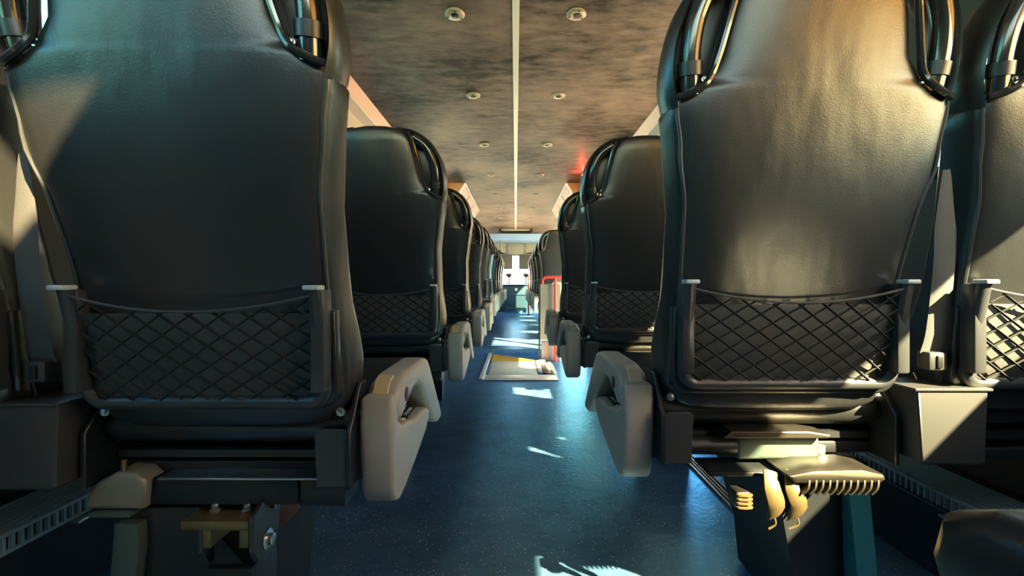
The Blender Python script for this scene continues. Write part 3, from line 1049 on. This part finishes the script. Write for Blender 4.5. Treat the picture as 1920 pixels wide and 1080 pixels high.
proto_spot = None
for i in range(7):
    y = [2.205, 3.16, 4.28, 5.46, 6.65, 7.87, 9.05][i]
    for sgn, side in ((-1, 'left'), (1, 'right')):
        lab = 'small round metal ceiling fitting %s of the centre strip, %s from the camera' % (side, ORD[i])
        if proto_spot is None:
            proto_spot = make_spot(sgn * 0.293, y, lab)
        else:
            c = copy_tree(proto_spot)
            c.location = (sgn * 0.293, y, HC)
            c['label'] = lab

# overhead consoles with framed inner faces
for sgn, side in ((-1, 'left'), (1, 'right')):
    oc = empty('overhead_console', (sgn * 0.66, 5.9, HC))
    p = [(0.0, 0.0), (sgn * 0.075, -0.115), (sgn * 0.17, -0.15), (sgn * 0.33, -0.06), (sgn * 0.34, 0.0)]
    part('console_body', prism(p, 0.0, 2.3, 'y', 0.006, 2), 'console_tan', oc, 30)
    nx, nz = -sgn * 0.115, -0.075
    l = math.hypot(nx, nz)
    nx, nz = nx / l, nz / l

    def on(t, e):
        return (sgn * 0.075 * t + nx * e, -0.115 * t + nz * e)

    def slab(t0, t1, y0, y1, e):
        return prism([on(t0, 0.0), on(t1, 0.0), on(t1, e), on(t0, e)], y0, y1, 'y')
    f = part('face_frame', merge(slab(-0.05, 0.10, 0.0, 2.25, 0.012), slab(0.92, 1.06, 0.0, 2.25, 0.012), slab(0.1, 0.92, 0.0, 0.07, 0.012), slab(0.1, 0.92, 2.18, 2.25, 0.012)), 'console_white', oc, 0)
    for i in range(3):
        part('face_panel', slab(0.13, 0.90, 0.09 + i * 0.70, 0.74 + i * 0.70, 0.006), 'console_pink', oc, 0)
    tag(oc, 'tan overhead console with white framed inner face on the %s of the ceiling' % side, 'console', 'overhead consoles')

# dark cross handle near the windscreen
cb = part('ceiling_bar', tube(catmull([(-0.375, 10.85, HC - 0.01), (-0.365, 10.85, HC - 0.06), (-0.33, 10.85, HC - 0.08), (0.0, 10.85, HC - 0.082), (0.33, 10.85, HC - 0.08), (0.365, 10.85, HC - 0.06), (0.375, 10.85, HC - 0.01)], 5), 0.034, 10), 'net_cord')
part('bar_backing', box(-0.36, 0.36, 10.90, 10.94, HC - 0.04, HC + 0.001, 0.004), 'led_trim', cb)
tag(cb, 'wide dark handle bar on a pale base at the end of the ceiling strip', 'handle')

# exit lamp hidden behind the second right seat, throws a red glow on the ceiling
ex = empty('exit_lamp', (0.80, 5.30, HC - 0.06))
part('lamp_case', box(-0.02, 0.10, -0.06, 0.06, -0.03, 0.061, 0.004), 'black_plastic', ex)
part('lamp_lens', box(-0.028, -0.018, -0.05, 0.05, -0.024, 0.030, 0.003), 'red_light', ex)
tag(ex, 'small red exit lamp on the ceiling above the mid door', 'lamp')

# ------------------------------------------------------------------ front end
va = part('roof_valance', prism([(11.95, HC + 0.001), (12.0, HC - 0.16), (12.25, HC - 0.22), (12.28, HC + 0.001)], -1.2, 1.2, 'x', 0.01, 2), 'valance_blue')
tag(va, 'pale blue valance across the roof above the windscreen', 'valance')
hp = empty('front_header', (0, 12.15, 0))
part('header_board', box(-1.15, 1.15, 0.02, 0.12, 1.42, 1.80, 0.01), 'header_grey', hp)
part('header_door', box(-0.21, 0.21, -0.005, 0.025, 1.45, 1.74, 0.006), 'header_grey', hp)
for sgn in (-1, 1):
    part('header_door', box(sgn * 0.62 - 0.36, sgn * 0.62 + 0.36, -0.005, 0.025, 1.50, 1.74, 0.006), 'header_grey', hp)
    part('header_lip', tube([(sgn * 0.30, -0.01, 1.47), (sgn * 0.42, -0.015, 1.50), (sgn * 0.62, -0.015, 1.50)], 0.016, 8), 'black_plastic', hp)
tag(hp, 'grey header panel with flaps above the windscreen', 'panel')
for sgn, side in ((-1, 'left'), (1, 'right')):
    vs = part('sun_visor', prism([(sgn * 0.085, 1.06), (sgn * 0.085, 1.44), (sgn * 1.05, 1.44), (sgn * 1.05, 1.09), (sgn * 1.0, 1.06)], 12.05, 12.07, 'y', 0.006, 2), 'visor_grey')
    part('visor_rod', tube([(sgn * 0.12, 12.06, 1.45), (sgn * 1.0, 12.06, 1.45)], 0.01, 8), 'steel', vs)
    for bx in (0.3, 0.8):
        part('visor_bracket', box(sgn * bx - 0.02, sgn * bx + 0.02, 12.055, 12.172, 1.440, 1.460, 0.002), 'steel', vs)
    tag(vs, 'dark sun visor lowered over the %s half of the windscreen' % side, 'visor', 'sun visors')
    st = empty('dash_fan', (sgn * 0.205 + 0.045, 10.9, 0.752))
    st.scale = (1.45, 1.45, 1.25)
    part('fan_stalk', tube([(0, 0, -0.06), (0, 0, 0.07)], 0.011, 8), 'black_plastic', st)
    part('fan_head', prism([(-0.055, 0.125), (-0.05, 0.095), (-0.018, 0.06), (0.018, 0.06), (0.042, 0.085), (0.046, 0.125), (0.02, 0.138), (-0.03, 0.138)], -0.03, 0.03, 'y', 0.008, 3), 'black_plastic', st, 50)
    part('fan_foot', lathe([(0.03, -0.065), (0.03, -0.05), (0.015, -0.04)], 14), 'black_plastic', st)
    tag(st, 'small dark stalked fan on the %s of the dashboard top' % side, 'fan', 'stalked fans on the dashboard')
cy = part('roof_camera', tube([(-0.40, 11.86, HC - 0.20), (-0.40, 11.84, HC - 0.33), (-0.415, 11.80, HC - 0.45)], [0.035, 0.045, 0.052], 14), 'header_grey')
part('camera_lens', tube([(-0.415, 11.80, HC - 0.45), (-0.418, 11.79, HC - 0.475)], 0.038, 14), 'gloss_black', cy)
tag(cy, 'grey tube shaped camera hanging from the roof valance', 'camera')
# dashboard bulkhead closing the aisle
db = empty('dashboard', (0.0, 10.4, 0))
part('dash_face', prism([(0.0, STEP_Z), (0.0, 0.45), (0.03, 0.47), (0.05, 0.62), (0.10, 0.655), (1.55, 0.655), (1.55, STEP_Z)], -1.15, 1.15, 'x', 0.008, 2), 'dash_teal', db)
part('dash_shelf', box(-0.30, 0.30, -0.025, 0.02, 0.435, 0.448, 0.004), 'dash_light', db)
part('dash_top_lip', box(-1.15, 1.15, 0.045, 0.12, 0.650, 0.667, 0.004), 'dash_light', db)
part('dash_emblem', lathe([(0.035, 0.036), (0.035, 0.030), (0.028, 0.028)], 20, (0.01, 0.0, 0.55), 'y'), 'cap_grey', db, label='small round pale emblem')
stp = part('front_step', prism([(10.05, STEP_Z), (10.05, STEP_Z + 0.08), (10.07, STEP_Z + 0.10), (10.37, STEP_Z + 0.10), (10.37, STEP_Z)], -0.23, 0.23, 'x', 0.01, 2), 'dash_teal')
part('step_nosing', box(-0.21, 0.21, 10.042, 10.062, STEP_Z + 0.012, STEP_Z + 0.03, 0.003), 'dash_light', stp)
tag(db, 'blue-green dashboard bulkhead with round emblem closing the aisle', 'dashboard')
tag(stp, 'low dark step with pale nosing in front of the dashboard', 'step')
